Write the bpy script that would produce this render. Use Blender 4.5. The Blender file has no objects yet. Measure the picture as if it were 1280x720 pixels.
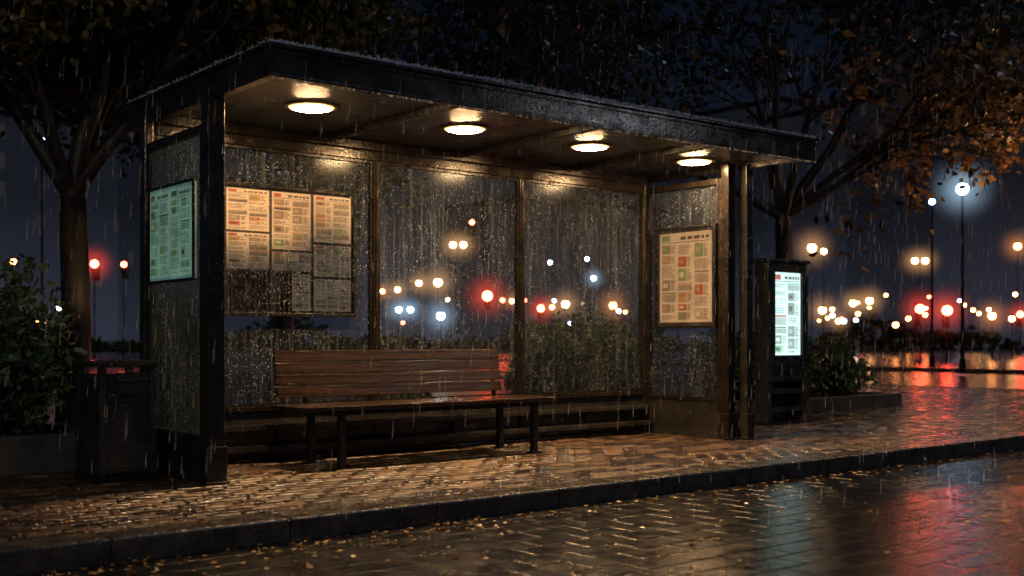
import bpy, math, random
from mathutils import Vector, Matrix
random.seed(7)
S = bpy.context.scene
COL = S.collection
S.view_settings.view_transform = 'Standard'
S.view_settings.look = 'None'
S.view_settings.exposure = 0

# ------------------------------------------------------------ mesh builder
class MB:
    def __init__(s): s.v=[]; s.f=[]; s.m=[]; s.sm=[]
    def face(s, pts, m=0):
        b=len(s.v); s.v += [tuple(p) for p in pts]; s.f.append(tuple(range(b,b+len(pts)))); s.m.append(m); s.sm.append(False)
    def box(s,x0,x1,y0,y1,z0,z1,m=0):
        b=len(s.v)
        s.v += [(x0,y0,z0),(x1,y0,z0),(x1,y1,z0),(x0,y1,z0),(x0,y0,z1),(x1,y0,z1),(x1,y1,z1),(x0,y1,z1)]
        for q in [(0,3,2,1),(4,5,6,7),(0,1,5,4),(1,2,6,5),(2,3,7,6),(3,0,4,7)]:
            s.f.append(tuple(b+i for i in q)); s.m.append(m); s.sm.append(False)
    def sweep(s, pts, rad, n=8, m=0, cap=True):
        pts=[Vector(p) for p in pts]; b=len(s.v); k=len(pts)
        for i,p in enumerate(pts):
            t=(pts[min(i+1,k-1)]-pts[max(i-1,0)]).normalized()
            a=Vector((0,0,1)) if abs(t.z)<.9 else Vector((1,0,0))
            u=t.cross(a).normalized(); w=t.cross(u)
            for j in range(n):
                an=2*math.pi*j/n
                s.v.append(tuple(p+(u*math.cos(an)+w*math.sin(an))*rad[i]))
        for i in range(k-1):
            for j in range(n):
                j2=(j+1)%n
                s.f.append((b+i*n+j,b+i*n+j2,b+(i+1)*n+j2,b+(i+1)*n+j)); s.m.append(m); s.sm.append(True)
        if cap:
            s.f.append(tuple(b+j for j in range(n))[::-1]); s.m.append(m); s.sm.append(False)
            s.f.append(tuple(b+(k-1)*n+j for j in range(n))); s.m.append(m); s.sm.append(False)
    def lathe(s, c, prof, n=20, m=0):
        b=len(s.v); k=len(prof)
        for r,z in prof:
            for j in range(n):
                a=2*math.pi*j/n; s.v.append((c[0]+r*math.cos(a),c[1]+r*math.sin(a),c[2]+z))
        for i in range(k-1):
            for j in range(n):
                j2=(j+1)%n
                s.f.append((b+i*n+j,b+i*n+j2,b+(i+1)*n+j2,b+(i+1)*n+j)); s.m.append(m); s.sm.append(True)
    def sphere(s,c,r,n=12,k=8,m=0,sz=1.0):
        s.lathe(c,[(max(1e-4,r*math.sin(math.pi*i/k)),-r*sz*math.cos(math.pi*i/k)) for i in range(k+1)],n,m)

def thing(name, loc, label, category, group=None):
    o=bpy.data.objects.new(name,None); o.location=loc; o.empty_display_size=.2
    COL.objects.link(o); o["label"]=label; o["category"]=category
    if group: o["group"]=group
    return o
def wloc(o):
    v=Vector((0,0,0))
    while o: v+=o.location; o=o.parent
    return v
def part(mb, name, mats, parent=None, bevel=0, label=None, seg=2):
    me=bpy.data.meshes.new(name)
    off=wloc(parent) if parent else Vector((0,0,0))
    me.from_pydata([tuple(Vector(v)-off) for v in mb.v],[],mb.f)
    for m in (mats if isinstance(mats,(list,tuple)) else [mats]): me.materials.append(m)
    me.polygons.foreach_set("material_index",mb.m)
    me.polygons.foreach_set("use_smooth",mb.sm)
    me.update()
    o=bpy.data.objects.new(name,me); COL.objects.link(o)
    if parent: o.parent=parent
    if bevel:
        b=o.modifiers.new("Bevel",'BEVEL'); b.width=bevel; b.segments=seg; b.limit_method='ANGLE'; b.angle_limit=.7
    if label: o["label"]=label
    return o

# ------------------------------------------------------------ materials
def newmat(name):
    m=bpy.data.materials.new(name); m.use_nodes=True
    nt=m.node_tree; nt.nodes.clear()
    out=nt.nodes.new('ShaderNodeOutputMaterial')
    return m,nt,out
def N(nt,t,**kw):
    n=nt.nodes.new(t)
    for k,v in kw.items():
        if k.startswith('i_'):
            n.inputs[k[2:].replace('_',' ')].default_value=v
        else: setattr(n,k,v)
    return n
def L(nt,a,ai,b,bi): nt.links.new(a.outputs[ai],b.inputs[bi])
def ramp(nt,stops):
    r=nt.nodes.new('ShaderNodeValToRGB'); e=r.color_ramp.elements
    while len(e)<len(stops): e.new(.5)
    for i,(p,c) in enumerate(stops):
        e[i].position=p; e[i].color=(c,c,c,1) if isinstance(c,(int,float)) else (*c,1)
    return r
def wet(name, c1, c2, rough=(.15,.4), metal=0., scale=6, bump=.15, bscale=60, stretch=(1,1,1), droplets=0.0, dscale=70.):
    m,nt,out=newmat(name)
    p=N(nt,'ShaderNodeBsdfPrincipled'); p.inputs['Metallic'].default_value=metal
    tc=N(nt,'ShaderNodeTexCoord'); mp=N(nt,'ShaderNodeMapping'); mp.inputs['Scale'].default_value=stretch
    L(nt,tc,'Object',mp,'Vector')
    n1=N(nt,'ShaderNodeTexNoise',i_Scale=scale,i_Detail=6.0); L(nt,mp,'Vector',n1,'Vector')
    r1=ramp(nt,[(.3,c1),(.7,c2)]); L(nt,n1,'Fac',r1,'Fac'); L(nt,r1,'Color',p,'Base Color')
    n2=N(nt,'ShaderNodeTexNoise',i_Scale=scale*1.7,i_Detail=4.0); L(nt,mp,'Vector',n2,'Vector')
    r2=ramp(nt,[(.3,rough[0]),(.7,rough[1])]); L(nt,n2,'Fac',r2,'Fac'); L(nt,r2,'Color',p,'Roughness')
    n3=N(nt,'ShaderNodeTexNoise',i_Scale=bscale,i_Detail=3.0); L(nt,mp,'Vector',n3,'Vector')
    b=N(nt,'ShaderNodeBump',i_Strength=bump,i_Distance=.01); L(nt,n3,'Fac',b,'Height')
    last=b
    if droplets:
        v=N(nt,'ShaderNodeTexVoronoi',i_Scale=dscale); L(nt,tc,'Object',v,'Vector')
        rr=ramp(nt,[(.12,1.0),(.28,0.0)]); L(nt,v,'Distance',rr,'Fac')
        b2=N(nt,'ShaderNodeBump',i_Strength=droplets,i_Distance=.005); L(nt,rr,'Color',b2,'Height'); L(nt,b,'Normal',b2,'Normal'); last=b2
    L(nt,last,'Normal',p,'Normal'); L(nt,p,'BSDF',out,'Surface')
    return m
def emis(name,c,s):
    m,nt,out=newmat(name); e=N(nt,'ShaderNodeEmission'); e.inputs['Color'].default_value=(*c,1); e.inputs['Strength'].default_value=s
    L(nt,e,'Emission',out,'Surface'); return m
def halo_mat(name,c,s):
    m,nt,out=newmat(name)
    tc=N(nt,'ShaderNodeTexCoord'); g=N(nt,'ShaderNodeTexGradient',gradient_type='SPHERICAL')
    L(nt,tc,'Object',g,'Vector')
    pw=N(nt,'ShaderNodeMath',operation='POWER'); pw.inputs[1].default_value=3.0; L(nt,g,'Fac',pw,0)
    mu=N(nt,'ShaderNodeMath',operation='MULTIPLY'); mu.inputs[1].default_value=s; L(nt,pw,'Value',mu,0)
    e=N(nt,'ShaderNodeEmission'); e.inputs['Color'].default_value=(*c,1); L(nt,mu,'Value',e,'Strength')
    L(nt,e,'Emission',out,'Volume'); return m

M_metal=wet("dark_wet_steel",(.026,.025,.025),(.07,.064,.06),(.14,.34),.5,5,.25,40,droplets=1.,dscale=40)
M_metal2=wet("bronze_wet_steel",(.010,.008,.007),(.03,.023,.018),(.12,.28),.25,5,.2,40,droplets=.9,dscale=40)
M_ceil=wet("ceiling_sheet",(.055,.056,.060),(.105,.104,.106),(.22,.42),.35,2.5,.08,30)
M_black=wet("black_steel",(.010,.010,.010),(.026,.024,.024),(.14,.36),.3,8,.15,50,droplets=.8,dscale=45)
M_kiosk=wet("kiosk_steel",(.03,.033,.038),(.075,.08,.09),(.16,.36),.5,5,.15,40,droplets=.8,dscale=45)
M_wood=wet("wet_bench_wood",(.008,.0045,.0028),(.042,.021,.010),(.14,.30),0,2.2,.3,8,stretch=(.4,14,14),droplets=.5,dscale=50)
M_bark=wet("wet_bark",(.022,.017,.013),(.06,.046,.034),(.35,.7),0,8,.8,25,stretch=(1,1,.3))
M_kerb=wet("wet_kerb_stone",(.028,.024,.021),(.085,.073,.062),(.10,.38),0,7,.7,40,droplets=.8,dscale=45)
M_plinth=wet("planter_concrete",(.05,.05,.05),(.11,.105,.10),(.3,.6),0,5,.5,40)
M_soil=wet("soil",(.012,.009,.006),(.03,.022,.015),(.6,.9),0,9,.8,40)

def pavers(real):
    m,nt,out=newmat("wet_pavers" if real else "wet_paving_bed")
    p=N(nt,'ShaderNodeBsdfPrincipled'); p.inputs['Specular IOR Level'].default_value=1.0
    tc=N(nt,'ShaderNodeTexCoord')
    n1=N(nt,'ShaderNodeTexNoise',i_Scale=1.6,i_Detail=4.0,i_Roughness=.55); L(nt,tc,'Object',n1,'Vector')
    r1=ramp(nt,[(.36,(.5,.5,.5)),(.65,(1.1,1.1,1.1))]); L(nt,n1,'Fac',r1,'Fac')
    mm=N(nt,'ShaderNodeMixRGB',blend_type='MULTIPLY'); mm.inputs[0].default_value=1
    if real:
        g=N(nt,'ShaderNodeNewGeometry'); cr=ramp(nt,[(0,(.035,.020,.012)),(.55,(.085,.050,.027)),(1,(.20,.115,.055))]); L(nt,g,'Random Per Island',cr,'Fac')
        L(nt,cr,'Color',mm,1)
        ar=ramp(nt,[(0,.14),(.5,.24),(1,.38)]); L(nt,g,'Random Per Island',ar,'Fac'); L(nt,ar,'Color',p,'Roughness')
    else:
        mm.inputs[1].default_value=(.006,.005,.004,1)
        p.inputs['Roughness'].default_value=.3
    L(nt,r1,'Color',mm,2); L(nt,mm,'Color',p,'Base Color')
    n2=N(nt,'ShaderNodeTexNoise',i_Scale=30.0,i_Detail=4.0,i_Roughness=.6); L(nt,tc,'Object',n2,'Vector')
    bt=N(nt,'ShaderNodeBump',i_Strength=.8,i_Distance=.012); L(nt,n2,'Fac',bt,'Height')
    L(nt,bt,'Normal',p,'Normal'); L(nt,p,'BSDF',out,'Surface'); return m
M_pave=pavers(False); M_brick=pavers(True)
def asphalt():
    m,nt,out=newmat("wet_asphalt")
    p=N(nt,'ShaderNodeBsdfPrincipled'); p.inputs['Specular IOR Level'].default_value=1.0
    tc=N(nt,'ShaderNodeTexCoord')
    n1=N(nt,'ShaderNodeTexNoise',i_Scale=7.0,i_Detail=8.0,i_Roughness=.7); L(nt,tc,'Object',n1,'Vector')
    r1=ramp(nt,[(.35,(.002,.002,.003)),(.68,(.009,.008,.008))]); L(nt,n1,'Fac',r1,'Fac'); L(nt,r1,'Color',p,'Base Color')
    rr=ramp(nt,[(.38,.14),(.62,.25)]); L(nt,n1,'Fac',rr,'Fac'); L(nt,rr,'Color',p,'Roughness')
    br=N(nt,'ShaderNodeTexBrick',offset=.5); br.inputs['Scale'].default_value=1.; br.inputs['Brick Width'].default_value=.36; br.inputs['Row Height'].default_value=.20
    br.inputs['Mortar Size'].default_value=.012; br.inputs['Mortar Smooth'].default_value=1.; L(nt,tc,'Object',br,'Vector')
    n2=N(nt,'ShaderNodeTexNoise',i_Scale=70.0,i_Detail=3.0,i_Roughness=.6); L(nt,tc,'Object',n2,'Vector')
    b=N(nt,'ShaderNodeBump',i_Strength=.30,i_Distance=.006); L(nt,n2,'Fac',b,'Height')
    n4=N(nt,'ShaderNodeTexNoise',i_Scale=18.0,i_Detail=2.0); L(nt,tc,'Object',n4,'Vector')
    b4=N(nt,'ShaderNodeBump',i_Strength=.12,i_Distance=.02); L(nt,n4,'Fac',b4,'Height'); L(nt,b,'Normal',b4,'Normal')
    inv=N(nt,'ShaderNodeMath',operation='SUBTRACT'); inv.inputs[0].default_value=1; L(nt,br,'Fac',inv,1)
    b5=N(nt,'ShaderNodeBump',i_Strength=.8,i_Distance=.010); L(nt,inv,'Value',b5,'Height'); L(nt,b4,'Normal',b5,'Normal')
    L(nt,b5,'Normal',p,'Normal'); L(nt,p,'BSDF',out,'Surface'); return m
M_road=asphalt()
def glass(name,tint,haze,drop=1.0,refl=.4,base=.1,dc=(.75,.88,1.0)):
    m,nt,out=newmat(name)
    tc=N(nt,'ShaderNodeTexCoord')
    tr=N(nt,'ShaderNodeBsdfTransparent'); tr.inputs['Color'].default_value=(*tint,1)
    gl=N(nt,'ShaderNodeBsdfGlossy'); gl.inputs['Roughness'].default_value=.16; gl.inputs['Color'].default_value=(refl,refl*1.05,refl*1.1,1)
    fr=N(nt,'ShaderNodeFresnel'); fr.inputs['IOR'].default_value=1.4
    m1=N(nt,'ShaderNodeMixShader'); L(nt,fr,'Fac',m1,0); L(nt,tr,'BSDF',m1,1); L(nt,gl,'BSDF',m1,2)
    def layer(scale,lo,hi,gate):
        mp2=N(nt,'ShaderNodeMapping'); mp2.inputs['Scale'].default_value=scale; L(nt,tc,'Object',mp2,'Vector')
        v=N(nt,'ShaderNodeTexVoronoi',i_Scale=1.0); L(nt,mp2,'Vector',v,'Vector')
        r2=ramp(nt,[(lo,1.0),(hi,0.0)]); L(nt,v,'Distance',r2,'Fac')
        sep=N(nt,'ShaderNodeSeparateColor'); L(nt,v,'Color',sep,'Color')
        gt=N(nt,'ShaderNodeMath',operation='GREATER_THAN'); gt.inputs[1].default_value=gate; L(nt,sep,0,gt,0)
        md=N(nt,'ShaderNodeMath',operation='MULTIPLY'); L(nt,r2,'Color',md,0); L(nt,gt,'Value',md,1); return md
    d1=layer((55,55,34),.12,.24,.52)
    d2=layer((40,40,4),.07,.14,.55)
    d3=layer((95,95,75),.20,.34,.48)
    mp=N(nt,'ShaderNodeMapping'); mp.inputs['Scale'].default_value=(50,50,.7); L(nt,tc,'Object',mp,'Vector')
    n1=N(nt,'ShaderNodeTexNoise',i_Scale=1.0,i_Detail=4.0,i_Roughness=.65); L(nt,mp,'Vector',n1,'Vector')
    r1=ramp(nt,[(.50,0.0),(.76,1.0)]); L(nt,n1,'Fac',r1,'Fac')
    mp3=N(nt,'ShaderNodeMapping'); mp3.inputs['Scale'].default_value=(2.2,2.2,1.2); L(nt,tc,'Object',mp3,'Vector')
    n3=N(nt,'ShaderNodeTexNoise',i_Scale=1.3,i_Detail=4.0); L(nt,mp3,'Vector',n3,'Vector')
    r3=ramp(nt,[(.35,.35),(.65,1.0)]); L(nt,n3,'Fac',r3,'Fac')
    st=N(nt,'ShaderNodeMath',operation='MULTIPLY'); L(nt,r1,'Color',st,0); L(nt,r3,'Color',st,1)
    st2=N(nt,'ShaderNodeMath',operation='MULTIPLY_ADD'); L(nt,st,'Value',st2,0); st2.inputs[1].default_value=haze; st2.inputs[2].default_value=haze*base
    cur=st2
    for d,wt in ((d1,1.),(d2,.7),(d3,.5)):
        k=N(nt,'ShaderNodeMath',operation='MULTIPLY'); k.inputs[1].default_value=wt*drop; L(nt,d,'Value',k,0)
        k2=N(nt,'ShaderNodeMath',operation='MULTIPLY'); L(nt,k,'Value',k2,0); L(nt,r3,'Color',k2,1)
        mx=N(nt,'ShaderNodeMath',operation='MAXIMUM'); L(nt,cur,'Value',mx,0); L(nt,k2,'Value',mx,1); cur=mx
    df=N(nt,'ShaderNodeBsdfDiffuse'); df.inputs['Color'].default_value=(*dc,1)
    tl=N(nt,'ShaderNodeBsdfTranslucent'); tl.inputs['Color'].default_value=(*dc,1)
    a=N(nt,'ShaderNodeMixShader'); a.inputs[0].default_value=.35; L(nt,df,'BSDF',a,1); L(nt,tl,'BSDF',a,2)
    m2=N(nt,'ShaderNodeMixShader'); L(nt,cur,'Value',m2,0); L(nt,m1,'Shader',m2,1); L(nt,a,'Shader',m2,2)
    L(nt,m2,'Shader',out,'Surface'); return m
M_glass=glass("rainy_glass",(.93,.96,1.),.16,base=.07)
M_glass2=glass("rainy_side_glass",(.78,.86,.95),.16,.7,.4,.1,(.5,.75,1.0))

def leafmat(name, stops, tl=.35):
    m,nt,out=newmat(name)
    g=N(nt,'ShaderNodeNewGeometry'); r=ramp(nt,stops); L(nt,g,'Random Per Island',r,'Fac')
    p=N(nt,'ShaderNodeBsdfPrincipled'); p.inputs['Roughness'].default_value=.25; L(nt,r,'Color',p,'Base Color')
    t=N(nt,'ShaderNodeBsdfTranslucent'); L(nt,r,'Color',t,'Color')
    mx=N(nt,'ShaderNodeMixShader'); mx.inputs[0].default_value=tl; L(nt,p,'BSDF',mx,1); L(nt,t,'BSDF',mx,2); L(nt,mx,'Shader',out,'Surface'); return m
M_leafG=leafmat("green_leaves",[(0,(.035,.06,.02)),(.6,(.08,.11,.035)),(1,(.15,.17,.05))])
M_leafA=leafmat("autumn_leaves",[(0,(.10,.09,.03)),(.5,(.28,.20,.06)),(1,(.5,.30,.09))])
M_leafLamplit=leafmat("lamplit_orange_leaves",[(0,(.10,.05,.02)),(.5,(.40,.20,.07)),(1,(.85,.48,.2))])  # warm lamplight painted into the leaf colour
M_leafD=leafmat("dark_leaves",[(0,(.015,.022,.010)),(.6,(.03,.04,.016)),(1,(.05,.055,.022))])
M_leafB=leafmat("hedge_leaves",[(0,(.06,.10,.06)),(.6,(.12,.19,.10)),(1,(.24,.34,.17))])
M_fallen=leafmat("fallen_leaf",[(0,(.14,.06,.02)),(.5,(.42,.23,.06)),(1,(.7,.47,.16))],.1)

# ------------------------------------------------------------ camera
F=1402.; HOR=424.
cam=bpy.data.cameras.new("camera"); co=bpy.data.objects.new("camera",cam); COL.objects.link(co); S.camera=co
cam.sensor_width=36; cam.lens=F/1280*36; cam.shift_y=(HOR-360)/1280; cam.clip_end=2000
yaw=math.radians(50.7-90); co.location=(0,0,1.0); co.rotation_euler=(math.radians(90),0,yaw)
FW=Vector((math.cos(math.radians(50.7)),math.sin(math.radians(50.7)),0)); RT=Vector((FW.y,-FW.x,0))
cam.dof.use_dof=True; cam.dof.focus_distance=9.5; cam.dof.aperture_fstop=1.5
def site(t,d,z=0):
    p=FW*d+RT*(t*d); return Vector((p.x,p.y,z))

# ------------------------------------------------------------ world
w=bpy.data.worlds.new("World"); S.world=w; w.use_nodes=True; nt=w.node_tree; nt.nodes.clear()
out=nt.nodes.new('ShaderNodeOutputWorld'); bg=nt.nodes.new('ShaderNodeBackground')
tc=nt.nodes.new('ShaderNodeTexCoord'); sp=nt.nodes.new('ShaderNodeSeparateXYZ'); L(nt,tc,'Generated',sp,'Vector')
r=ramp(nt,[(0,(.018,.021,.030)),(.05,(.017,.022,.036)),(.14,(.0085,.0125,.0225)),(.3,(.0032,.0054,.0115)),(1,(.003,.0048,.0105))])
nz=N(nt,'ShaderNodeTexNoise',i_Scale=3.0,i_Detail=4.0); L(nt,tc,'Generated',nz,'Vector')
ad=N(nt,'ShaderNodeMath',operation='MULTIPLY_ADD'); ad.inputs[1].default_value=.10; L(nt,nz,'Fac',ad,0); L(nt,sp,'Z',ad,2)
L(nt,ad,'Value',r,'Fac'); L(nt,r,'Color',bg,'Color'); bg.inputs['Strength'].default_value=1.0; L(nt,bg,'Background',out,'Surface')
sun=bpy.data.lights.new("cool_rim_sun",'SUN'); sun.energy=.22; sun.color=(.5,.68,1); sun.angle=math.radians(8)  # added cool rim light for the roof edges
so=bpy.data.objects.new("cool_rim_sun",sun); COL.objects.link(so)
so.rotation_euler=Vector((-.55,.25,-.8)).to_track_quat('-Z','Y').to_euler()

# ------------------------------------------------------------ ground
mb=MB(); mb.face([(-300,-300,-.12),(600,-300,-.12),(600,600,-.12),(-300,600,-.12)])
o=part(mb,"road",M_road); o["kind"]="structure"
rn=random.Random(41)
mb=MB(); mb.box(-30,21.8,5.86,34,-.3,-.014)
def paverrow(x0,x1,y,bw=.20,bh=.11,off=0):
    x=x0+off
    while x<x1:
        a,b=x+.006,x+bw-.006; c,d=y+.006,y+bh-.006
        z=rn.uniform(-.003,.001); tx=rn.gauss(0,.010); ty=rn.gauss(0,.022); ch=.010
        cx,cy=(a+b)/2,(c+d)/2
        def Z(px,py,e=0): return z+(px-cx)*tx+(py-cy)*ty-e
        v=[(a,c),(b,c),(b,d),(a,d)]; t=[(a+ch,c+ch),(b-ch,c+ch),(b-ch,d-ch),(a+ch,d-ch)]
        bb=len(mb.v)
        mb.v+=[(p[0],p[1],Z(*p,.022)) for p in v]+[(p[0],p[1],Z(*p,.008)) for p in v]+[(p[0],p[1],Z(*p)) for p in t]
        for qi,q in enumerate([(8,9,10,11)]+[(i+4,(i+1)%4+4,(i+1)%4+8,i+8) for i in range(4)]+[(i,(i+1)%4,(i+1)%4+4,i+4) for i in range(4)]):
            mb.f.append(tuple(bb+i for i in q)); mb.m.append(1); mb.sm.append(False)
        x+=bw
y=5.865;k=0
while y<13.8:
    if y<9.2: paverrow(-.4,21.4,y,off=.10*(k%2))
    else: paverrow(11.2,21.4,y,off=.10*(k%2))
    y+=.11;k+=1
o=part(mb,"pavement",[M_pave,M_brick]); o["kind"]="structure"
mb=MB(); mb.box(36.2,200,-60,200,-.3,.0); o=part(mb,"far_pavement",M_road); o["kind"]="structure"
mb=MB(); x=-12.
while x<22:
    j=random.uniform(-.003,.003); mb.box(x+.002,x+.998,5.60+j,5.855,-.3,.004+random.uniform(-.003,.003)); x+=1.
y=5.87
while y<34: mb.box(21.82,22.06,y+.006,y+.994,-.3,.006); y+=1
y=-20
while y<60: mb.box(35.9,36.18,y+.006,y+.994,-.3,.006); y+=1
o=part(mb,"kerb",M_kerb,bevel=.018,seg=3); o["kind"]="structure"

# ------------------------------------------------------------ bus shelter
XL,XR,YF,YB=3.30,8.78,7.32,8.47
sh=thing("bus_shelter",(6,7.9,0),"dark steel and glass bus shelter lit by four warm ceiling lamps","bus shelter")
RX0,RX1,RY0,RY1=3.31,9.03,6.45,8.92
def tilt(mb):
    mb.v=[(x,y,z+.03*max(0,(x-3.3)/5.7)) for x,y,z in mb.v]
mb=MB()
mb.box(RX0,RX1,RY0,RY0+.06,2.685,2.85); mb.box(RX0,RX1,RY1-.06,RY1,2.685,2.85)
mb.box(RX0,RX0+.06,RY0+.062,RY1-.062,2.685,2.85); mb.box(RX1-.06,RX1,RY0+.062,RY1-.062,2.685,2.85)
mb.box(RX0-.02,RX1+.02,RY0-.025,RY1+.02,2.852,2.880)
mb.box(RX0-.014,RX1+.014,RY0-.016,RY0+.07,2.664,2.684)
mb.box(RX0-.014,RX0+.06,RY0+.071,RY1,2.664,2.684)
mb.box(RX0-.008,RX1+.008,RY0-.010,RY0-.001,2.815,2.828)
tilt(mb); part(mb,"roof",M_metal,sh,.006)
mb=MB(); mb.box(RX0+.062,RX1-.062,RY0+.062,RY1-.062,2.735,2.80)
tilt(mb); ceiling=part(mb,"ceiling",M_ceil,sh)
for x in (4.86,6.28,7.70):
    mb=MB(); mb.box(x-.03,x+.03,RY0+.064,RY1-.064,2.680,2.733); tilt(mb); part(mb,"ceiling_rib",M_black,ceiling,.004)
M_lens=emis("warm_lamp_lens",(1,.60,.28),270.)
M_lensr=emis("warm_lens_edge",(1,.50,.16),2.5)
M_rim=wet("lamp_rim_metal",(.25,.17,.1),(.35,.25,.16),(.25,.4),.8)
for i,x in enumerate((4.14,5.57,6.99,8.40)):
    zc=2.733+.03*(x-3.3)/5.7
    mb=MB(); mb.lathe((x,7.42,zc),[(.17,0),(.205,0),(.21,-.008),(.192,-.014),(.172,-.012)],36)
    lp=part(mb,"ceiling_lamp",M_rim,sh)
    mb=MB(); mb.lathe((x,7.42,zc),[(.171,-.004),(.167,-.012),(.148,-.019)],36,1); mb.lathe((x,7.42,zc),[(.148,-.019),(.11,-.028),(.06,-.033),(.001,-.035)],36,0)
    part(mb,"lamp_lens",[M_lens,M_lensr],lp)
def post(x,y,w,d,z1,mat,collar=True):
    mb=MB(); mb.box(x-w/2,x+w/2,y-d/2,y+d/2,.0,z1)
    if collar:
        mb.box(x-w/2-.014,x+w/2+.014,y-d/2-.014,y+d/2+.014,.0,.26)
        mb.box(x-w/2-.03,x+w/2+.03,y-d/2-.03,y+d/2+.03,.0,.02)
    part(mb,"post",mat,sh,.03,seg=5)
post(3.32,7.33,.125,.125,2.735,M_metal)
post(XL,YB,.10,.10,2.735,M_metal,False)
post(8.80,7.33,.11,.10,2.75,M_metal2)
post(8.97,7.24,.10,.10,2.75,M_metal)
post(XR,YB,.09,.09,2.75,M_metal2,False)
mb=MB(); mb.box(3.352,8.733,8.43,8.51,2.575,2.66); mb.box(3.352,8.733,8.41,8.53,2.662,2.738); part(mb,"top_beam",M_metal2,sh,.006)
for x in (5.35,7.03):
    mb=MB(); mb.box(x-.028,x+.028,8.425,8.515,.452,2.573); mb.box(x-.012,x+.012,8.412,8.424,.452,2.573); part(mb,"mullion",M_metal2,sh,.005)
mb=MB(); mb.box(3.352,8.733,8.415,8.525,.405,.45); part(mb,"window_sill",M_metal2,sh,.006)
mb=MB(); mb.box(3.352,8.733,8.445,8.50,.0,.404); mb.box(3.352,8.733,8.36,8.444,.255,.30); mb.box(3.352,8.733,8.30,8.444,.09,.135); mb.box(3.352,8.733,8.38,8.444,.0,.03)
for x in (4.4,5.35,6.2,7.03,7.9): mb.box(x-.02,x+.02,8.41,8.444,.136,.254)
part(mb,"base_panel",M_metal,sh,.006)
for a,b in ((3.35,5.322),(5.378,7.002),(7.058,8.735)):
    mb=MB(); y_=8.469; mb.face([(a+.003,y_,.454),(b-.003,y_,.454),(b-.003,y_,2.571),(a+.003,y_,2.571)]); g=part(mb,"glass_pane",M_glass,sh)
    mb=MB()
    for q in ((a,a+.022,.452,2.573),(b-.022,b,.452,2.573),(a+.023,b-.023,.452,.472),(a+.023,b-.023,2.551,2.573)): mb.box(q[0],q[1],8.446,8.492,q[2],q[3])
    part(mb,"pane_frame",M_black,g)
def side(x,y0,y1,zb,zt,gm,fm):
    mb=MB()
    mb.box(x-.025,x+.025,y0,y0+.05,.0,zt); mb.box(x-.025,x+.025,y1-.05,y1,.0,zt)
    mb.box(x-.028,x+.028,y0+.051,y1-.051,zt-.06,zt); mb.box(x-.028,x+.028,y0+.051,y1-.051,zb-.045,zb)
    s_=part(mb,"side_frame",fm,sh,.006)
    mb=MB(); mb.box(x-.018,x+.018,y0+.051,y1-.051,.03,zb-.046); mb.box(x-.026,x+.026,y0+.051,y1-.051,.0,.06); part(mb,"lower_panel",M_metal,s_,.004)
    mb=MB(); mb.face([(x,y0+.051,zb+.002),(x,y1-.051,zb+.002),(x,y1-.051,zt-.062),(x,y0+.051,zt-.062)]); part(mb,"glass_pane",gm,s_)
side(3.30,7.40,8.415,.33,2.50,M_glass2,M_metal)
side(8.78,7.385,8.42,.41,2.62,M_glass,M_metal2)
# ------------------------------------------------------------ printed things
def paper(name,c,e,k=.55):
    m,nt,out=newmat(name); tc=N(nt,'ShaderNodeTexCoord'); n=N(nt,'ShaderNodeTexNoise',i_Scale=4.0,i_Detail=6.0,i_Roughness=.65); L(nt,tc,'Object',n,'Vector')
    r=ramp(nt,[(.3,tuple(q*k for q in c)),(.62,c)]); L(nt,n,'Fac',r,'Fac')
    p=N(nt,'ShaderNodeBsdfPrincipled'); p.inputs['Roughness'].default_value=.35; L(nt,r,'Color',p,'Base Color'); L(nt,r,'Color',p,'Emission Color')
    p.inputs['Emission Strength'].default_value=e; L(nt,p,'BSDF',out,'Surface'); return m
def printset(tag,base,e,k=.55):
    def t(c): return tuple(min(.95,a*b) for a,b in zip(c,base))
    return [paper(tag+"_paper",t((.76,.68,.56)),e,k),paper(tag+"_ink",t((.16,.12,.10)),e,k),paper(tag+"_red",t((.5,.12,.07)),e,k),
            paper(tag+"_green",t((.26,.38,.20)),e,k),paper(tag+"_photo",t((.34,.27,.21)),e,k),paper(tag+"_orange",t((.52,.33,.15)),e,k),paper(tag+"_grey",t((.50,.43,.35)),e,k)]
PR=printset("page",(.88,.80,.70),.11,.65)  # page brightness lifted by a faint added glow
PC=printset("backlit_page",(.40,.80,.72),.40)
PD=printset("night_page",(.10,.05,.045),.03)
PS=printset("screen",(.62,1.0,1.15),2.0,.7)
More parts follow.
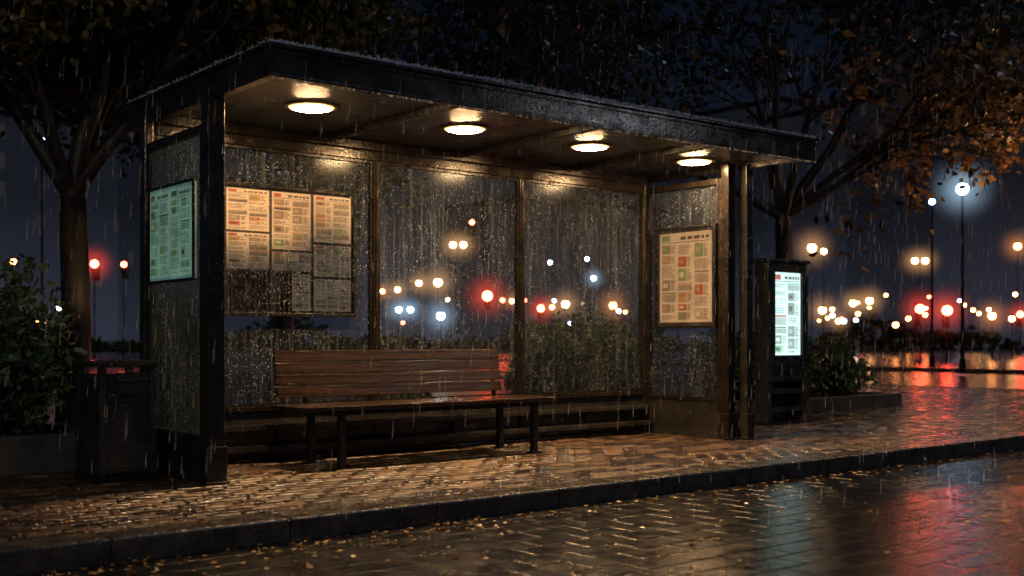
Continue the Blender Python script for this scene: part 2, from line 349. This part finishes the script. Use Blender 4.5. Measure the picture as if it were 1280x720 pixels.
def layout(o,ua,va,nrm,w,h,rnd,cols=2,lh=.0105):
    mb=MB(); o=Vector(o); ua=Vector(ua); va=Vector(va); nrm=Vector(nrm)
    def q(x0,x1,y0,y1,m,l=1):
        p=o+nrm*(.002*l)
        mb.face([p+ua*x0+va*y0,p+ua*x1+va*y0,p+ua*x1+va*y1,p+ua*x0+va*y1],m)
    q(0,w,0,h,0,0)
    mg=w*.05; hd=h*.09
    q(mg,mg+w*rnd.uniform(.15,.3),h-hd,h-hd*.3,rnd.choice([2,2,1,3,2]))
    xx=mg+w*.36
    while xx<w-mg*2: ww=w*rnd.uniform(.05,.12); q(xx,min(w-mg,xx+ww),h-hd*.9,h-hd*.5,1); xx+=ww+w*.03
    q(mg,w-mg,h-hd*1.22,h-hd*1.14,1)
    cw=(w-mg*(cols+1))/cols
    for c in range(cols):
        x0=mg+c*(cw+mg); y=h-hd*1.45
        while y>h*.04:
            k=rnd.random(); bh=min(h*rnd.uniform(.06,.15),y-h*.03)
            if bh<h*.02: break
            if k<.38:
                q(x0,x0+cw*.6,y-bh,y,rnd.choice([4,6,3,4,5,4,2]))
                q(x0+cw*.08,x0+cw*.4,y-bh*.7,y-bh*.3,rnd.choice([0,6,3,1,5]),2)
                yy=y-lh
                while yy>y-bh: q(x0+cw*.65,x0+cw*rnd.uniform(.8,1),yy,yy+lh*.42,1); yy-=lh
            elif k<.60:
                q(x0,x0+cw,y-bh*.16,y,rnd.choice([2,4,5,1,6,3])); q(x0,x0+cw,y-bh,y-bh*.22,6)
                for i in range(1,5): q(x0,x0+cw,y-bh*(.22+.156*i)-.001,y-bh*(.22+.156*i)+.001,1,2)
                for i in range(1,5): q(x0+cw*i/5-.0008,x0+cw*i/5+.0008,y-bh,y-bh*.22,1,2)
            else:
                yy=y-lh
                while yy>y-bh:
                    xx=x0; xe=x0+cw*rnd.uniform(.7,1)
                    while xx<xe-.005:
                        ww=min(rnd.uniform(.008,.03),xe-xx); q(xx,xx+ww,yy,yy+lh*.42,1 if rnd.random()<.93 else 2); xx+=ww+.005
                    yy-=lh
            y-=bh+h*.02
    return mb
rnd=random.Random(3)
M_cover=glass("poster_cover_glass",(.97,.97,.97),.08,.6,base=.03)
def case(nm,loc,lab,o,ua,va,nrm,w,h,cells,sets,backm,fr=.03,cat="poster",cover=True,fm=None,dp=1.):
    t=thing(nm,loc,lab,cat)
    o=Vector(o);ua=Vector(ua);va=Vector(va);nrm=Vector(nrm)
    def bx(mb,x0,x1,y0,y1,d0,d1,m=0):
        d0*=dp; d1*=dp
        ps=[o+ua*a+va*b+nrm*c for c in (d0,d1) for a,b in ((x0,y0),(x1,y0),(x1,y1),(x0,y1))]
        b=len(mb.v); mb.v+=[tuple(p) for p in ps]
        for q in [(0,3,2,1),(4,5,6,7),(0,1,5,4),(1,2,6,5),(2,3,7,6),(3,0,4,7)]: mb.f.append(tuple(b+i for i in q)); mb.m.append(m); mb.sm.append(False)
    mb=MB(); bx(mb,0,w,0,h,0,.018); part(mb,"backing_board",backm,t)
    mb=MB(); bx(mb,-fr,w+fr,-fr,0,0,.045); bx(mb,-fr,w+fr,h,h+fr,0,.045); bx(mb,-fr,0,0.001,h-.001,0,.044); bx(mb,w,w+fr,.001,h-.001,0,.044)
    part(mb,"frame",fm or M_black,t,.004)
    for (x0,x1,y0,y1,k,cols) in cells:
        m_=layout(o+ua*x0+va*y0+nrm*(.018*dp+.003),ua,va,nrm,x1-x0,y1-y0,rnd,cols); part(m_,"printed_sheet",sets[k],t)
    if cover:
        mb=MB(); p=o+nrm*(.040*dp); mb.face([p+ua*.001+va*.001,p+ua*(w-.001)+va*.001,p+ua*(w-.001)+va*(h-.001),p+ua*.001+va*(h-.001)]); part(mb,"cover_glass",M_cover,t)
    return t
M_board=paper("backing_felt",(.06,.042,.035),.03)
W,H=1.19,1.02
g=.018
cells=[(g,.395,.665,H-g,0,2),(g,.395,.35,.645,0,2),(.42,.78,.525,H-g,0,2),(.42,.78,.35,.505,0,3),(.81,W-g,.605,H-g,0,2),(.81,W-g,.315,.58,0,2),(.605,.78,g,.325,0,1),(.81,W-g,g,.29,0,3),
       (g,.585,g,.325,1,3)]
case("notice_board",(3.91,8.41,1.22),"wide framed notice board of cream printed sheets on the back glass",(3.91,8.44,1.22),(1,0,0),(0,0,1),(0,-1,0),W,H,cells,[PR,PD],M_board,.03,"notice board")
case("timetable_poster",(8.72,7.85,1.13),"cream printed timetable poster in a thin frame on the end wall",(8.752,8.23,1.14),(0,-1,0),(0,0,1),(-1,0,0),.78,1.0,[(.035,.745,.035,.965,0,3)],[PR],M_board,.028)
case("backlit_timetable",(3.27,8.0,1.44),"pale cyan backlit timetable panel on the near side wall",(3.290,8.38,1.44),(0,-1,0),(0,0,1),(-1,0,0),.80,.68,[(.02,.39,.02,.66,0,2),(.41,.78,.02,.66,0,2)],[PC],paper("backlit_mount",(.25,.45,.42),.3),.022,dp=.4)

# ------------------------------------------------------------ bench
bn=thing("bench",(5.4,7.8,0),"wet brown slatted wooden bench on black steel legs","bench")
mb=MB()
for i in range(4):
    y0=7.46+i*.135; mb.box(4.1,6.64,y0,y0+.124,.452,.487)
part(mb,"seat",M_wood,bn,.007,seg=4)
mb=MB()
def lean(z): return 8.06+(z-.5)*.16
for i in range(4):
    z0=.530+i*.096; ya=lean(z0); yb=lean(z0+.090); b=len(mb.v)
    for x in (4.2,6.48):
        mb.v+=[(x,ya,z0),(x,ya+.03,z0),(x,yb+.03,z0+.090),(x,yb,z0+.090)]
    for q in [(0,1,2,3),(7,6,5,4),(0,4,5,1),(1,5,6,2),(2,6,7,3),(3,7,4,0)]: mb.f.append(tuple(b+i_ for i_ in q)); mb.m.append(0); mb.sm.append(False)
part(mb,"backrest",M_wood,bn,.006,seg=3)
for x in (4.47,6.42):
    for y in (7.54,8.02):
        mb=MB(); mb.box(x-.027,x+.027,y-.027,y+.027,0,.40); mb.box(x-.05,x+.05,y-.05,y+.05,0,.012); part(mb,"leg",M_black,bn,.005)
    mb=MB(); mb.box(x-.028,x+.028,7.50,8.09,.402,.450); part(mb,"seat_bearer",M_black,bn,.005)
    mb=MB(); mb.sweep([(x,8.1,.42),(x,lean(.55)+.05,.55),(x,lean(.9)+.05,.9)],[.02,.02,.018],6); part(mb,"back_bracket",M_black,bn)
for y in (7.515,8.0):
    mb=MB(); mb.box(4.499,6.391,y,y+.03,.412,.448); part(mb,"stretcher",M_black,bn)

# ------------------------------------------------------------ litter bin
lb=thing("litter_bin",(2.93,8.08,0),"dark grey square metal litter bin beside the shelter","litter bin")
bx0,bx1,by0,by1=2.70,3.11,7.80,8.30
mb=MB(); mb.box(bx0+.02,bx1-.02,by0+.02,by1-.02,.05,.76)
mb.box(bx0,bx0+.05,by0,by0+.05,.04,.80);mb.box(bx1-.05,bx1,by0,by0+.05,.04,.80);mb.box(bx0,bx0+.05,by1-.05,by1,.04,.80);mb.box(bx1-.05,bx1,by1-.05,by1,.04,.80)
mb.box(bx0+.052,bx1-.052,by0+.002,by0+.03,.70,.76);mb.box(bx0+.052,bx1-.052,by0+.002,by0+.03,.06,.12);mb.box(bx0+.002,bx0+.03,by0+.052,by1-.052,.70,.76);mb.box(bx0+.002,bx0+.03,by0+.052,by1-.052,.06,.12)
part(mb,"body",M_kiosk,lb,.006)
mb=MB(); mb.box(bx0-.01,bx1+.01,by0-.01,by1+.01,0,.038); part(mb,"base",M_black,lb,.006)
mb=MB()
mb.box(bx0-.015,bx1+.015,by0-.015,by0+.07,.802,.85);mb.box(bx0-.015,bx1+.015,by1-.07,by1+.015,.802,.85);mb.box(bx0-.015,bx0+.07,by0+.071,by1-.071,.802,.85);mb.box(bx1-.07,bx1+.015,by0+.071,by1-.071,.802,.85)
part(mb,"lid",M_kiosk,lb,.015)
mb=MB(); mb.box(bx0+.15,bx1-.15,by0+.004,by0+.018,.60,.63); part(mb,"door_handle",M_black,lb,.003)

# ------------------------------------------------------------ information kiosk
kx0,kx1,ky0,ky1=10.55,11.33,8.20,8.40
kk=thing("information_kiosk",(10.95,8.3,0),"black freestanding information kiosk with a glowing pale screen","kiosk")
mb=MB(); mb.box(kx0,kx1,ky0+.03,ky1,.50,1.90); mb.box(kx0,kx0+.13,ky0,ky0+.029,.50,1.90); mb.box(kx1-.13,kx1,ky0,ky0+.029,.50,1.90)
mb.box(kx0+.131,kx1-.131,ky0,ky0+.029,1.80,1.90); mb.box(kx0+.131,kx1-.131,ky0,ky0+.029,.50,.80)
mb.box(kx0-.02,kx1+.02,ky0-.02,ky1+.02,1.902,1.945)
cab=part(mb,"cabinet",M_kiosk,kk,.012)
mb=MB()
for q in ((kx0+.105,kx0+.13,.79,1.81),(kx1-.13,kx1-.105,.79,1.81),(kx0+.131,kx1-.131,1.79,1.815),(kx0+.131,kx1-.131,.785,.81)): mb.box(q[0],q[1],ky0-.012,ky0-.001,q[2],q[3])
part(mb,"screen_bezel",M_kiosk,cab,.003)
m_=layout((kx0+.132,ky0+.022,.812),(1,0,0),(0,0,1),(0,-1,0),kx1-kx0-.264,.976,rnd,2,.024); part(m_,"screen",PS,cab)
mb=MB(); mb.box(kx0+.09,kx1-.09,ky0-.012,ky0-.001,.60,.72); part(mb,"speaker_panel",M_black,cab,.003)
for x in (kx0+.045,kx1-.045):
    mb=MB(); mb.box(x-.045,x+.045,ky0+.01,ky1-.01,.03,.498); part(mb,"leg",M_kiosk,kk,.006)
mb=MB(); mb.box(kx0+.091,kx1-.091,ky0+.02,ky0+.06,.36,.42); part(mb,"crossbar",M_kiosk,kk)
mb=MB(); mb.box(kx0+.091,kx1-.091,ky0+.02,ky0+.06,.14,.20); part(mb,"crossbar",M_kiosk,kk)
mb=MB(); mb.box(kx0+.091,kx1-.091,ky1-.05,ky1-.03,.03,.498); part(mb,"rear_panel",M_black,kk)
mb=MB(); mb.box(kx0-.03,kx1+.03,ky0-.03,ky1+.03,0,.029); part(mb,"base_plate",M_black,kk,.005)

# ------------------------------------------------------------ vegetation
def leaf(mb,p,s,rn,m=0,flat=False):
    d=Vector((rn.gauss(0,1),rn.gauss(0,1),rn.gauss(0,.7)-.3)).normalized()
    a=Vector((rn.gauss(0,1),rn.gauss(0,1),rn.gauss(0,1)))
    if flat: d=Vector((rn.gauss(0,1),rn.gauss(0,1),rn.uniform(-.12,.12))).normalized(); a=Vector((0,0,1))
    u=d.cross(a)
    if u.length<1e-3: return
    u.normalize(); n=d.cross(u); p=Vector(p); w=s*rn.uniform(.28,.42)
    mb.face([p,p+d*s*.35+u*w+n*s*.08,p+d*s*.8+u*w*.55,p+d*s*1.1,p+d*s*.8-u*w*.55,p+d*s*.35-u*w+n*s*.08],m)
def bush(cx,cy,z0,rx,ry,h,n,seed,label,size=.075,mat=M_leafB):
    rn=random.Random(seed)
    t=thing("bush",(cx,cy,z0),label,"bush","bushes in the planters")
    st=MB(); fo=MB(); tips=[]
    for i in range(44):
        a=rn.uniform(0,6.28); q=rn.random()**.6; tip=Vector((cx+rx*q*math.cos(a),cy+ry*q*math.sin(a),z0+h*(1-.5*q*q)*rn.uniform(.66,1.12)))
        b0=Vector((cx+rx*.4*q*math.cos(a),cy+ry*.4*q*math.sin(a),z0))
        mid=(tip+b0)/2+Vector((rn.gauss(0,.05),rn.gauss(0,.05),0))
        st.sweep([b0,mid,tip],[.012,.008,.003],4,cap=False); tips.append((b0,mid,tip))
    for i in range(n):
        b0,mid,tip=rn.choice(tips); q=rn.random()**.5
        p=(b0.lerp(mid,q*2) if q<.5 else mid.lerp(tip,q*2-1))
        sp=.065
        p=p+Vector((rn.gauss(0,sp),rn.gauss(0,sp),rn.gauss(0,sp*.7)))
        if p.z<z0+.01: p.z=z0+.02
        leaf(fo,p,size*rn.uniform(.6,1.3),rn)
    part(st,"stems",M_bark,t); part(fo,"foliage",mat,t)
def planter(x0,x1,y0,y1,h,label):
    t=thing("planter",((x0+x1)/2,(y0+y1)/2,0),label,"planter")
    mb=MB(); mb.box(x0,x1,y0,y0+.14,-.01,h);mb.box(x0,x1,y1-.14,y1,-.01,h);mb.box(x0,x0+.14,y0+.141,y1-.141,-.01,h);mb.box(x1-.14,x1,y0+.141,y1-.141,-.01,h)
    part(mb,"edging_wall",M_plinth,t,.012)
    mb=MB(); mb.box(x0+.14,x1-.14,y0+.14,y1-.14,0,h-.05); part(mb,"soil",M_soil,t)
planter(-3,3.12,8.72,11.6,.28,"low dark concrete planter holding dense dark shrubs")
planter(11.55,15.0,9.2,11.3,.20,"low concrete planter with rounded shrubs beside the kiosk")
planter(5.9,11.3,9.0,11.0,.16,"low concrete planter behind the glass back wall")
for i,(x,y,rx,h) in enumerate(((2.35,9.25,.6,1.15),(1.45,9.35,.7,1.05),(2.75,10.2,.6,1.5),(1.9,10.4,.8,1.35),(.9,10.5,.8,1.3),(0.4,9.4,.7,1.0))):
    bush(x,y,.2,rx,rx*.8,h,2600,100+i,"dense dark green leafy shrub in the low planter",mat=M_leafB)
for i,(x,y,rx,h) in enumerate(((12.2,9.75,.5,1.05),(13.1,9.8,.6,1.05),(14.1,9.8,.65,.9),(12.7,10.7,.6,1.05))):
    bush(x,y,.13,rx,rx*.8,h,2000,200+i,"rounded wet green shrub in the planter beside the kiosk")
for i,(x,y,rx,h) in enumerate(((8.0,9.3,.38,.98),(8.7,9.35,.55,1.3),(9.35,9.4,.4,1.0),(6.15,9.5,.38,.85))):
    bush(x,y,.1,rx,rx*.7,h,2200,300+i,"leafy shrub seen through the rain-streaked back glass")

def tree(base,fork_z,r0,limbs,seed,mats,nper,size,label,levels=3,lean=(0,0),bias=None,spread=.22,keep=None):
    rn=random.Random(seed); t=thing("tree",base,label,"tree","trees")
    wd=MB(); fo=MB(); pts=[]
    B=Vector(base); top=B+Vector((lean[0],lean[1],fork_z))
    wd.sweep([B-Vector((0,0,.1)),B+Vector((lean[0]*.1,lean[1]*.1,.25)),B.lerp(top,.5)+Vector((.04,0,0)),top],[r0*1.5,r0*1.1,r0*.95,r0*.85],10)
    def br(p,d,Ln,r,lv):
        n=5; P=[p]; R=[r]
        for i in range(n):
            d=(d+Vector((rn.gauss(0,.14),rn.gauss(0,.14),rn.gauss(0,.10)+(.04 if lv<2 else -.03)))).normalized()
            P.append(P[-1]+d*Ln/n); R.append(max(.004,r*(1-.62*(i+1)/n)))
            if lv<levels:
                for k in range(2 if (i>=2) else (1 if i>=1 and rn.random()<.6 else 0)):
                    ax=Vector((rn.gauss(0,1),rn.gauss(0,1),rn.gauss(0,1))).normalized()
                    dd=(Matrix.Rotation(math.radians(rn.uniform(28,62)),3,ax) @ d)
                    if lv==0 and dd.z<.05: dd.z=.1
                    br(P[-1],dd,Ln*rn.uniform(.5,.72),R[-1]*.68,lv+1)
            if lv>=levels-1: pts.append((P[-1],lv))
        wd.sweep(P,R,7 if lv<2 else 4,cap=False)
    for (dx,dy,dz,Ln,rr) in limbs:
        br(top,Vector((dx,dy,dz)).normalized(),Ln,rr,0)
    for p,lv in pts:
        if rn.random()<(.12 if keep is None else 1-keep(p)): continue
        for k in range(nper):
            q=p+Vector((rn.gauss(0,spread),rn.gauss(0,spread),rn.gauss(0,spread)))
            m=0
            if bias is not None and rn.random()<bias(q): m=1
            leaf(fo,q,size*rn.uniform(.6,1.3),rn,m)
    part(wd,"trunk",M_bark,t); part(fo,"crown",mats,t)
B1=site(-.392,10.6)
tree((B1.x,B1.y,0),2.35,.14,[(RT.x*-.5,RT.y*-.5,.9,2.3,.085),(RT.x*.25,RT.y*.25,1,2.6,.10),(RT.x*.75,RT.y*.75,.85,2.4,.08),(FW.x*-.7,FW.y*-.7,.9,2.2,.07),(FW.x*.6,FW.y*.6,.9,2.2,.07)],11,[M_leafG,M_leafA],9,.09,"dark branching tree with sparse green-brown leaves behind the shelter",bias=lambda q:.6,spread=.17)
B2=site(.242,17.5)
def keep2(p):
    s=(p-B2).dot(RT); c=math.sin(p.x*2.3+1)*math.sin(p.y*2.1)*math.sin(p.z*2.6+.5)
    if s>.3:
        if p.z<3.9 and 2.1<s<3.3: return 0
        return (.42 if p.z<5.0 else .12) if c>-.05 else .02
    return .22 if c>0 else .08
def bias2(q):
    s=(q-B2).dot(RT)
    if s<.3: return .08
    return .8 if q.z<4.9 else .12  # lamplit amber painted onto low leaves at the lamp side
tree((B2.x,B2.y,0),2.9,.15,[(RT.x*.95,RT.y*.95,.42,2.6,.07),(RT.x*.8-FW.x*.4,RT.y*.8-FW.y*.4,.5,2.6,.07),(RT.x*.5,RT.y*.5,.9,3.2,.09),(RT.x*-.8,RT.y*-.8,.6,3.9,.09),(RT.x*-.25,RT.y*-.25,1,3.3,.09),(FW.x*-.6,FW.y*-.6,.8,2.8,.08),(FW.x*.6,FW.y*.6,.8,2.8,.08)],29,[M_leafD,M_leafLamplit],5,.14,"wide bare-branched tree with amber leaves, lamplight painted in",bias=bias2,spread=.14,keep=keep2)
B3=site(-.205,22)
tree((B3.x,B3.y,0),3.0,.2,[(RT.x*.95,RT.y*.95,.75,4.6,.11),(RT.x*-.7,RT.y*-.7,.8,3.4,.1),(.1,0,1,4,.12),(FW.x*-.5,FW.y*-.5,.9,3.4,.1)],31,[M_leafG],5,.15,"tall dark tree rising behind the shelter roof",spread=.3)
# ------------------------------------------------------------ fallen leaves
rn=random.Random(5); mb=MB()
for i in range(1200):
    x=rn.uniform(.2,13)
    if rn.random()<.65: y=5.56-abs(rn.gauss(0,.26)); z=-.117
    else: y=rn.uniform(3.0,5.5); z=-.117
    if x>4.5 and rn.random()<.6: continue
    leaf(mb,(x,y,z+rn.uniform(0,.006)),rn.uniform(.022,.055),rn,flat=True)
for i in range(600):
    x=rn.uniform(.5,13); y=rn.uniform(5.7,8.2) if rn.random()<.6 else rn.uniform(5.65,6.3)
    if x>5 and rn.random()<.6: continue
    if 3.4<x<8.7 and y>7.3 and rn.random()<.85: continue
    leaf(mb,(x,y,.010+rn.uniform(0,.005)),rn.uniform(.018,.045),rn,flat=True)
o=part(mb,"fallen_leaves",M_fallen); o["kind"]="stuff"; o["label"]="small yellow-brown leaves scattered on wet road and pavement"; o["category"]="leaves"

# ------------------------------------------------------------ rain
m,nt,out=newmat("rain_water")
tr=N(nt,'ShaderNodeBsdfTransparent'); df=N(nt,'ShaderNodeBsdfTranslucent'); df.inputs['Color'].default_value=(.9,.93,1,1)
d2=N(nt,'ShaderNodeBsdfDiffuse'); d2.inputs['Color'].default_value=(.9,.93,1,1)
a=N(nt,'ShaderNodeMixShader'); a.inputs[0].default_value=.5; L(nt,df,'BSDF',a,1); L(nt,d2,'BSDF',a,2)
x_=N(nt,'ShaderNodeMixShader'); x_.inputs[0].default_value=.48; L(nt,tr,'BSDF',x_,1); L(nt,a,'Shader',x_,2); L(nt,x_,'Shader',out,'Surface')
M_rain=m
mb=MB(); rn=random.Random(9)
for i in range(11000):
    x=rn.uniform(0,15); y=rn.uniform(3,13); z=rn.uniform(0,5)
    if RX0-.1<x<RX1+.1 and RY0-.1<y<RY1+.1 and z<2.95: continue
    if (x*x+y*y)<27: continue
    ln=rn.uniform(.04,.13); r_=rn.uniform(.0007,.0013); tp=(x+ln*.06,y,z+ln)
    mb.sweep([(x,y,z),(x+ln*.02,y,z+ln*.3),tp],[r_*.6,r_,.0003],3,cap=False)
for i in range(220):
    x=rn.uniform(RX0,RX1); mb.sphere((x,RY0-.008,2.657+.03*(x-3.3)/5.7),rn.uniform(.003,.007),6,4,sz=1.5)
for i in range(2600):
    x=rn.uniform(RX0,RX1); mb.sphere((x,RY0-.022+rn.uniform(0,.05),2.883+.03*(x-3.3)/5.7+abs(rn.gauss(0,.010))),rn.uniform(.003,.008),5,3,sz=.9)
for i in range(500):
    y=rn.uniform(RY0,RY1); mb.sphere((RX0-.018+rn.uniform(0,.04),y,2.883+abs(rn.gauss(0,.010))),rn.uniform(.003,.007),5,3,sz=.9)
o=part(mb,"rain",M_rain); o["kind"]="stuff"; o["label"]="falling rain drops around the shelter"; o["category"]="rain"

# ------------------------------------------------------------ distant lamps
CW=(1,.50,.19); CR=(1,.07,.03); CB=(.5,.75,1); CO=(1,.33,.09)
EM={c:emis("lamp_glow_%d"%i,c,30 if c!=CR else 75) for i,c in enumerate((CW,CR,CB,CO))}
HM={}
def halo(p,R,c,s,parent):  # glow in the misty air, painted as an emissive volume sphere
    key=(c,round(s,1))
    if key not in HM: HM[key]=halo_mat("painted_halo",c,s)
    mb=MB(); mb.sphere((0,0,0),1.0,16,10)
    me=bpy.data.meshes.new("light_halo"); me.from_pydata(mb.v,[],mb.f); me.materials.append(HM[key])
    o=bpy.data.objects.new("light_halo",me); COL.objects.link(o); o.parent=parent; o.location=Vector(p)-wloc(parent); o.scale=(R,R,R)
def lamp(t,d,z,c,r,kind="globe",twin=False,hs=1.0,group="distant street lamps",label=None):
    p=site(t,d,0)
    if kind=="red":
        T=thing("traffic_light",(p.x,p.y,0),label or "distant traffic light on a post showing red","traffic light","distant traffic lights")
        mb=MB(); mb.lathe((p.x,p.y,0),[(.06,0),(.06,.3),(.03,.35),(.03,z-.5)],8); part(mb,"pole",M_black,T)
        mb=MB(); b=Vector((p.x,p.y,z))+FW*.16
        mb.box(b.x-.16,b.x+.16,b.y-.12,b.y+.12,z-.75,z+.28); part(mb,"signal_housing",M_black,T,.02)
        mb=MB(); mb.sphere((p.x,p.y,z),r,12,8); part(mb,"red_light",EM[c],T)
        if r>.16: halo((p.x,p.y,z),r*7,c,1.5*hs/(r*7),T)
        return
    T=thing("street_lamp",(p.x,p.y,0),label or "distant lit street lamp on a slim dark pole","street lamp",group)
    k=.5 if d>45 else 1
    mb=MB(); mb.lathe((p.x,p.y,0),[(.11*k,0),(.11*k,.35),(.06*k,.42),(.04*k,z-r-.06),(.07*k,z-r)],8)
    heads=[Vector((p.x,p.y,z))]
    if twin:
        heads=[Vector((p.x,p.y,z))+RT*.28*d/60,Vector((p.x,p.y,z))-RT*.28*d/60]
        mb.sweep([heads[0]-Vector((0,0,r)),Vector((p.x,p.y,z-r-.15)),heads[1]-Vector((0,0,r))],[.03,.03,.03],5)
    part(mb,"pole",M_black,T)
    for h_ in heads:
        mb=MB(); mb.lathe(h_,[(r*1.05,r*.75),(r*.6,r*1.15),(r*.12,r*1.35),(.01,r*1.7)],12); part(mb,"lamp_cap",M_black,T)
        mb=MB(); mb.sphere(h_,r,12,8); part(mb,"lamp_globe",EM[c],T)
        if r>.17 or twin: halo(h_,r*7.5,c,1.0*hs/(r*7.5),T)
for q in ((-.048,60,6.05,CW,.17,'g',True),(-.066,80,5.05,CW,.28),(-.083,80,5.0,CW,.2),(-.1155,90,4.85,CO,.18),(-.102,90,4.98,CW,.2),
          (-.022,60,3.31,CR,.26,'red'),(-.0357,60,7.25,CR,.12,'red'),(-.101,70,2.85,CB,.18),(-.0906,70,2.85,CB,.18),(-.0635,70,2.45,CB,.24),
          (.0257,80,3.2,CR,.24,'red'),(.0478,80,3.5,CW,.26),(.0357,90,3.57,CO,.18),(.09,80,3.4,CO,.25),(.0728,90,5.9,CB,.18),(.034,95,7.5,CB,.16),(.0,85,3.9,CO,.18),(.067,88,7.3,CB,.14),
          (-.4444,50,4.46,CO,.12),(-.3723,50,4.36,CR,.17,'red'),(-.419,45,9.0,CB,.08),(-.346,60,5.0,CR,.14,'red'),
          (.2675,60,5.88,CW,.22),(.278,60,5.7,CW,.15),(.3638,60,5.2,CW,.16,'g',True),(.304,80,3.57,CW,.22),(.3188,80,3.74,CW,.23),(.2767,70,2.8,CW,.22),(.291,80,2.3,CW,.18),
          (.3638,50,2.35,CR,.19,'red'),(.388,50,2.28,CR,.21,'red'),(.428,60,2.25,CO,.19),(.4458,60,2.1,CW,.15),(.453,70,2.55,CR,.19,'red'),(.4508,70,6.8,CO,.21),(.3085,75,2.7,CO,.14),
          (.342,70,1.9,CO,.17),(.3745,42,6.15,CB,.10)):
    lamp(*q[:5],kind=(q[5] if len(q)>5 else 'g'),twin=(len(q)>6))
rn=random.Random(19)
for i in range(44):  # extra lamps invented to fill the misty background glow
    t=rn.choice([rn.uniform(-.12,.12),rn.uniform(.26,.46),rn.uniform(.26,.46),rn.uniform(-.45,-.34)]); d=rn.uniform(85,98)
    lamp(t,d,rn.uniform(2.2,4.6),rn.choice([CW,CO,CO,CR,CO,CB]),rn.uniform(.10,.17))
lamp(.4016,35,5.69,CB,.18,hs=1.3,label="tall street lamp with a bright cool white globe")
def unseen_lamp(x,y,z,c,s,label):  # pole lamp standing out of view
    z0=0 if y>5.6 else -.12
    T=thing("street_lamp",(x,y,z0),label,"street lamp","street lamps near the stop")
    mb=MB(); mb.lathe((x,y,z0),[(.14,0),(.14,.4),(.07,.5),(.05,z-z0-.2),(.1,z-z0-.16)],12); part(mb,"pole",M_black,T)
    mb=MB(); mb.sphere((x,y,z),.16,16,10); part(mb,"lamp_globe",emis("near_lamp",c,s),T)
    mb=MB(); mb.lathe((x,y,z),[(.19,.10),(.14,.2),(.02,.27)],14); part(mb,"lamp_cap",M_black,T)
unseen_lamp(17.8,7.2,3.9,(1,.60,.28),200,"warm lit street lamp on the pavement beside the tree")
unseen_lamp(-2.5,1.5,4.6,(1,.90,.82),290,"added neutral fill lamp out of view behind the camera")  # unseen fill lamp added to lift the dark shelter front
unseen_lamp(12.5,.2,4.7,(.85,.9,1),100,"added cool lamp out of view for roof edge highlights")  # unseen lamp added for highlights on fascia and posts

# ------------------------------------------------------------ buildings
def bmat(i,lit,c):
    m,nt,out=newmat("facade_%d"%i); tc=N(nt,'ShaderNodeTexCoord')
    sp=N(nt,'ShaderNodeSeparateXYZ'); L(nt,tc,'Object',sp,'Vector')
    ad=N(nt,'ShaderNodeMath',operation='ADD'); L(nt,sp,'X',ad,0); L(nt,sp,'Y',ad,1)
    cb=N(nt,'ShaderNodeCombineXYZ'); L(nt,ad,'Value',cb,'X'); L(nt,sp,'Z',cb,'Y')
    br=N(nt,'ShaderNodeTexBrick',offset=0.); br.inputs['Scale'].default_value=1; br.inputs['Brick Width'].default_value=2.0; br.inputs['Row Height'].default_value=3.0; br.inputs['Mortar Size'].default_value=.72; br.inputs['Mortar Smooth'].default_value=.05
    br.inputs['Color1'].default_value=(0,0,0,1); br.inputs['Color2'].default_value=(1,1,1,1); br.inputs['Mortar'].default_value=(0,0,0,1); L(nt,cb,'Vector',br,'Vector')
    r=ramp(nt,[(1-lit,(0,0,0)),(1-lit+.02,(1,.6,.3)),(1,(.7,.7,.8))]); L(nt,br,'Color',r,'Fac')
    p=N(nt,'ShaderNodeBsdfPrincipled'); p.inputs['Base Color'].default_value=(.04,.045,.06,1); p.inputs['Roughness'].default_value=.7
    e=N(nt,'ShaderNodeEmission'); e.inputs['Strength'].default_value=.014; L(nt,r,'Color',e,'Color')
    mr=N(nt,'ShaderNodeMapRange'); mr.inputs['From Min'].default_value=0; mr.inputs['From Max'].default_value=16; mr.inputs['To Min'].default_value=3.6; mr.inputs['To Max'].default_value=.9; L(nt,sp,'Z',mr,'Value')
    e2=N(nt,'ShaderNodeEmission'); e2.inputs['Color'].default_value=(*c,1); L(nt,mr,'Result',e2,'Strength')  # haze painted as faint bluish glow, stronger toward the ground
    a=N(nt,'ShaderNodeAddShader'); b=N(nt,'ShaderNodeAddShader'); L(nt,p,'BSDF',a,0); L(nt,e,'Emission',a,1); L(nt,a,'Shader',b,0); L(nt,e2,'Emission',b,1); L(nt,b,'Shader',out,'Surface'); return m
rn=random.Random(77)
for i,(t,d,wd,h) in enumerate(((-.5,120,30,24),(-.34,140,26,30),(-.2,150,30,20),(-.08,160,26,26),(.04,150,24,18),(.13,170,26,24),(.24,150,22,30),(.33,130,22,26),(.40,120,18,34),(.49,110,20,24),(.6,120,24,30))):
    p=site(t,d); T=thing("apartment_building",(p.x,p.y,0),"dim distant city block with a few lit windows","building","distant city buildings")
    mb=MB(); mb.box(p.x-wd/2,p.x+wd/2,p.y-8,p.y+8,-.1,h); mb.box(p.x-wd/4,p.x+wd/4,p.y-4,p.y+4,h,h+2.5)
    k=rn.uniform(.6,1.5); part(mb,"facade",bmat(i,.25,(.0055*k,.0066*k,.0100*k)),T)
    mb=MB(); mb.box(p.x-wd/2-.4,p.x+wd/2+.4,p.y-8.4,p.y+8.4,h+.01,h+.6); part(mb,"parapet",M_black,T)
mb=MB()
for i in range(6000):
    t=rn.uniform(-.6,.62); d=rn.uniform(100,112); hh=1.4+1.2*math.sin(t*23)+.8*math.sin(t*61+1)
    p=site(t,d,rn.uniform(0,max(.6,hh))); leaf(mb,p,rn.uniform(.5,1.1),rn)
o=part(mb,"distant_shrubbery",M_leafG); o["kind"]="stuff"; o["label"]="dark far-off hedge line at the edge of the square"; o["category"]="bushes"
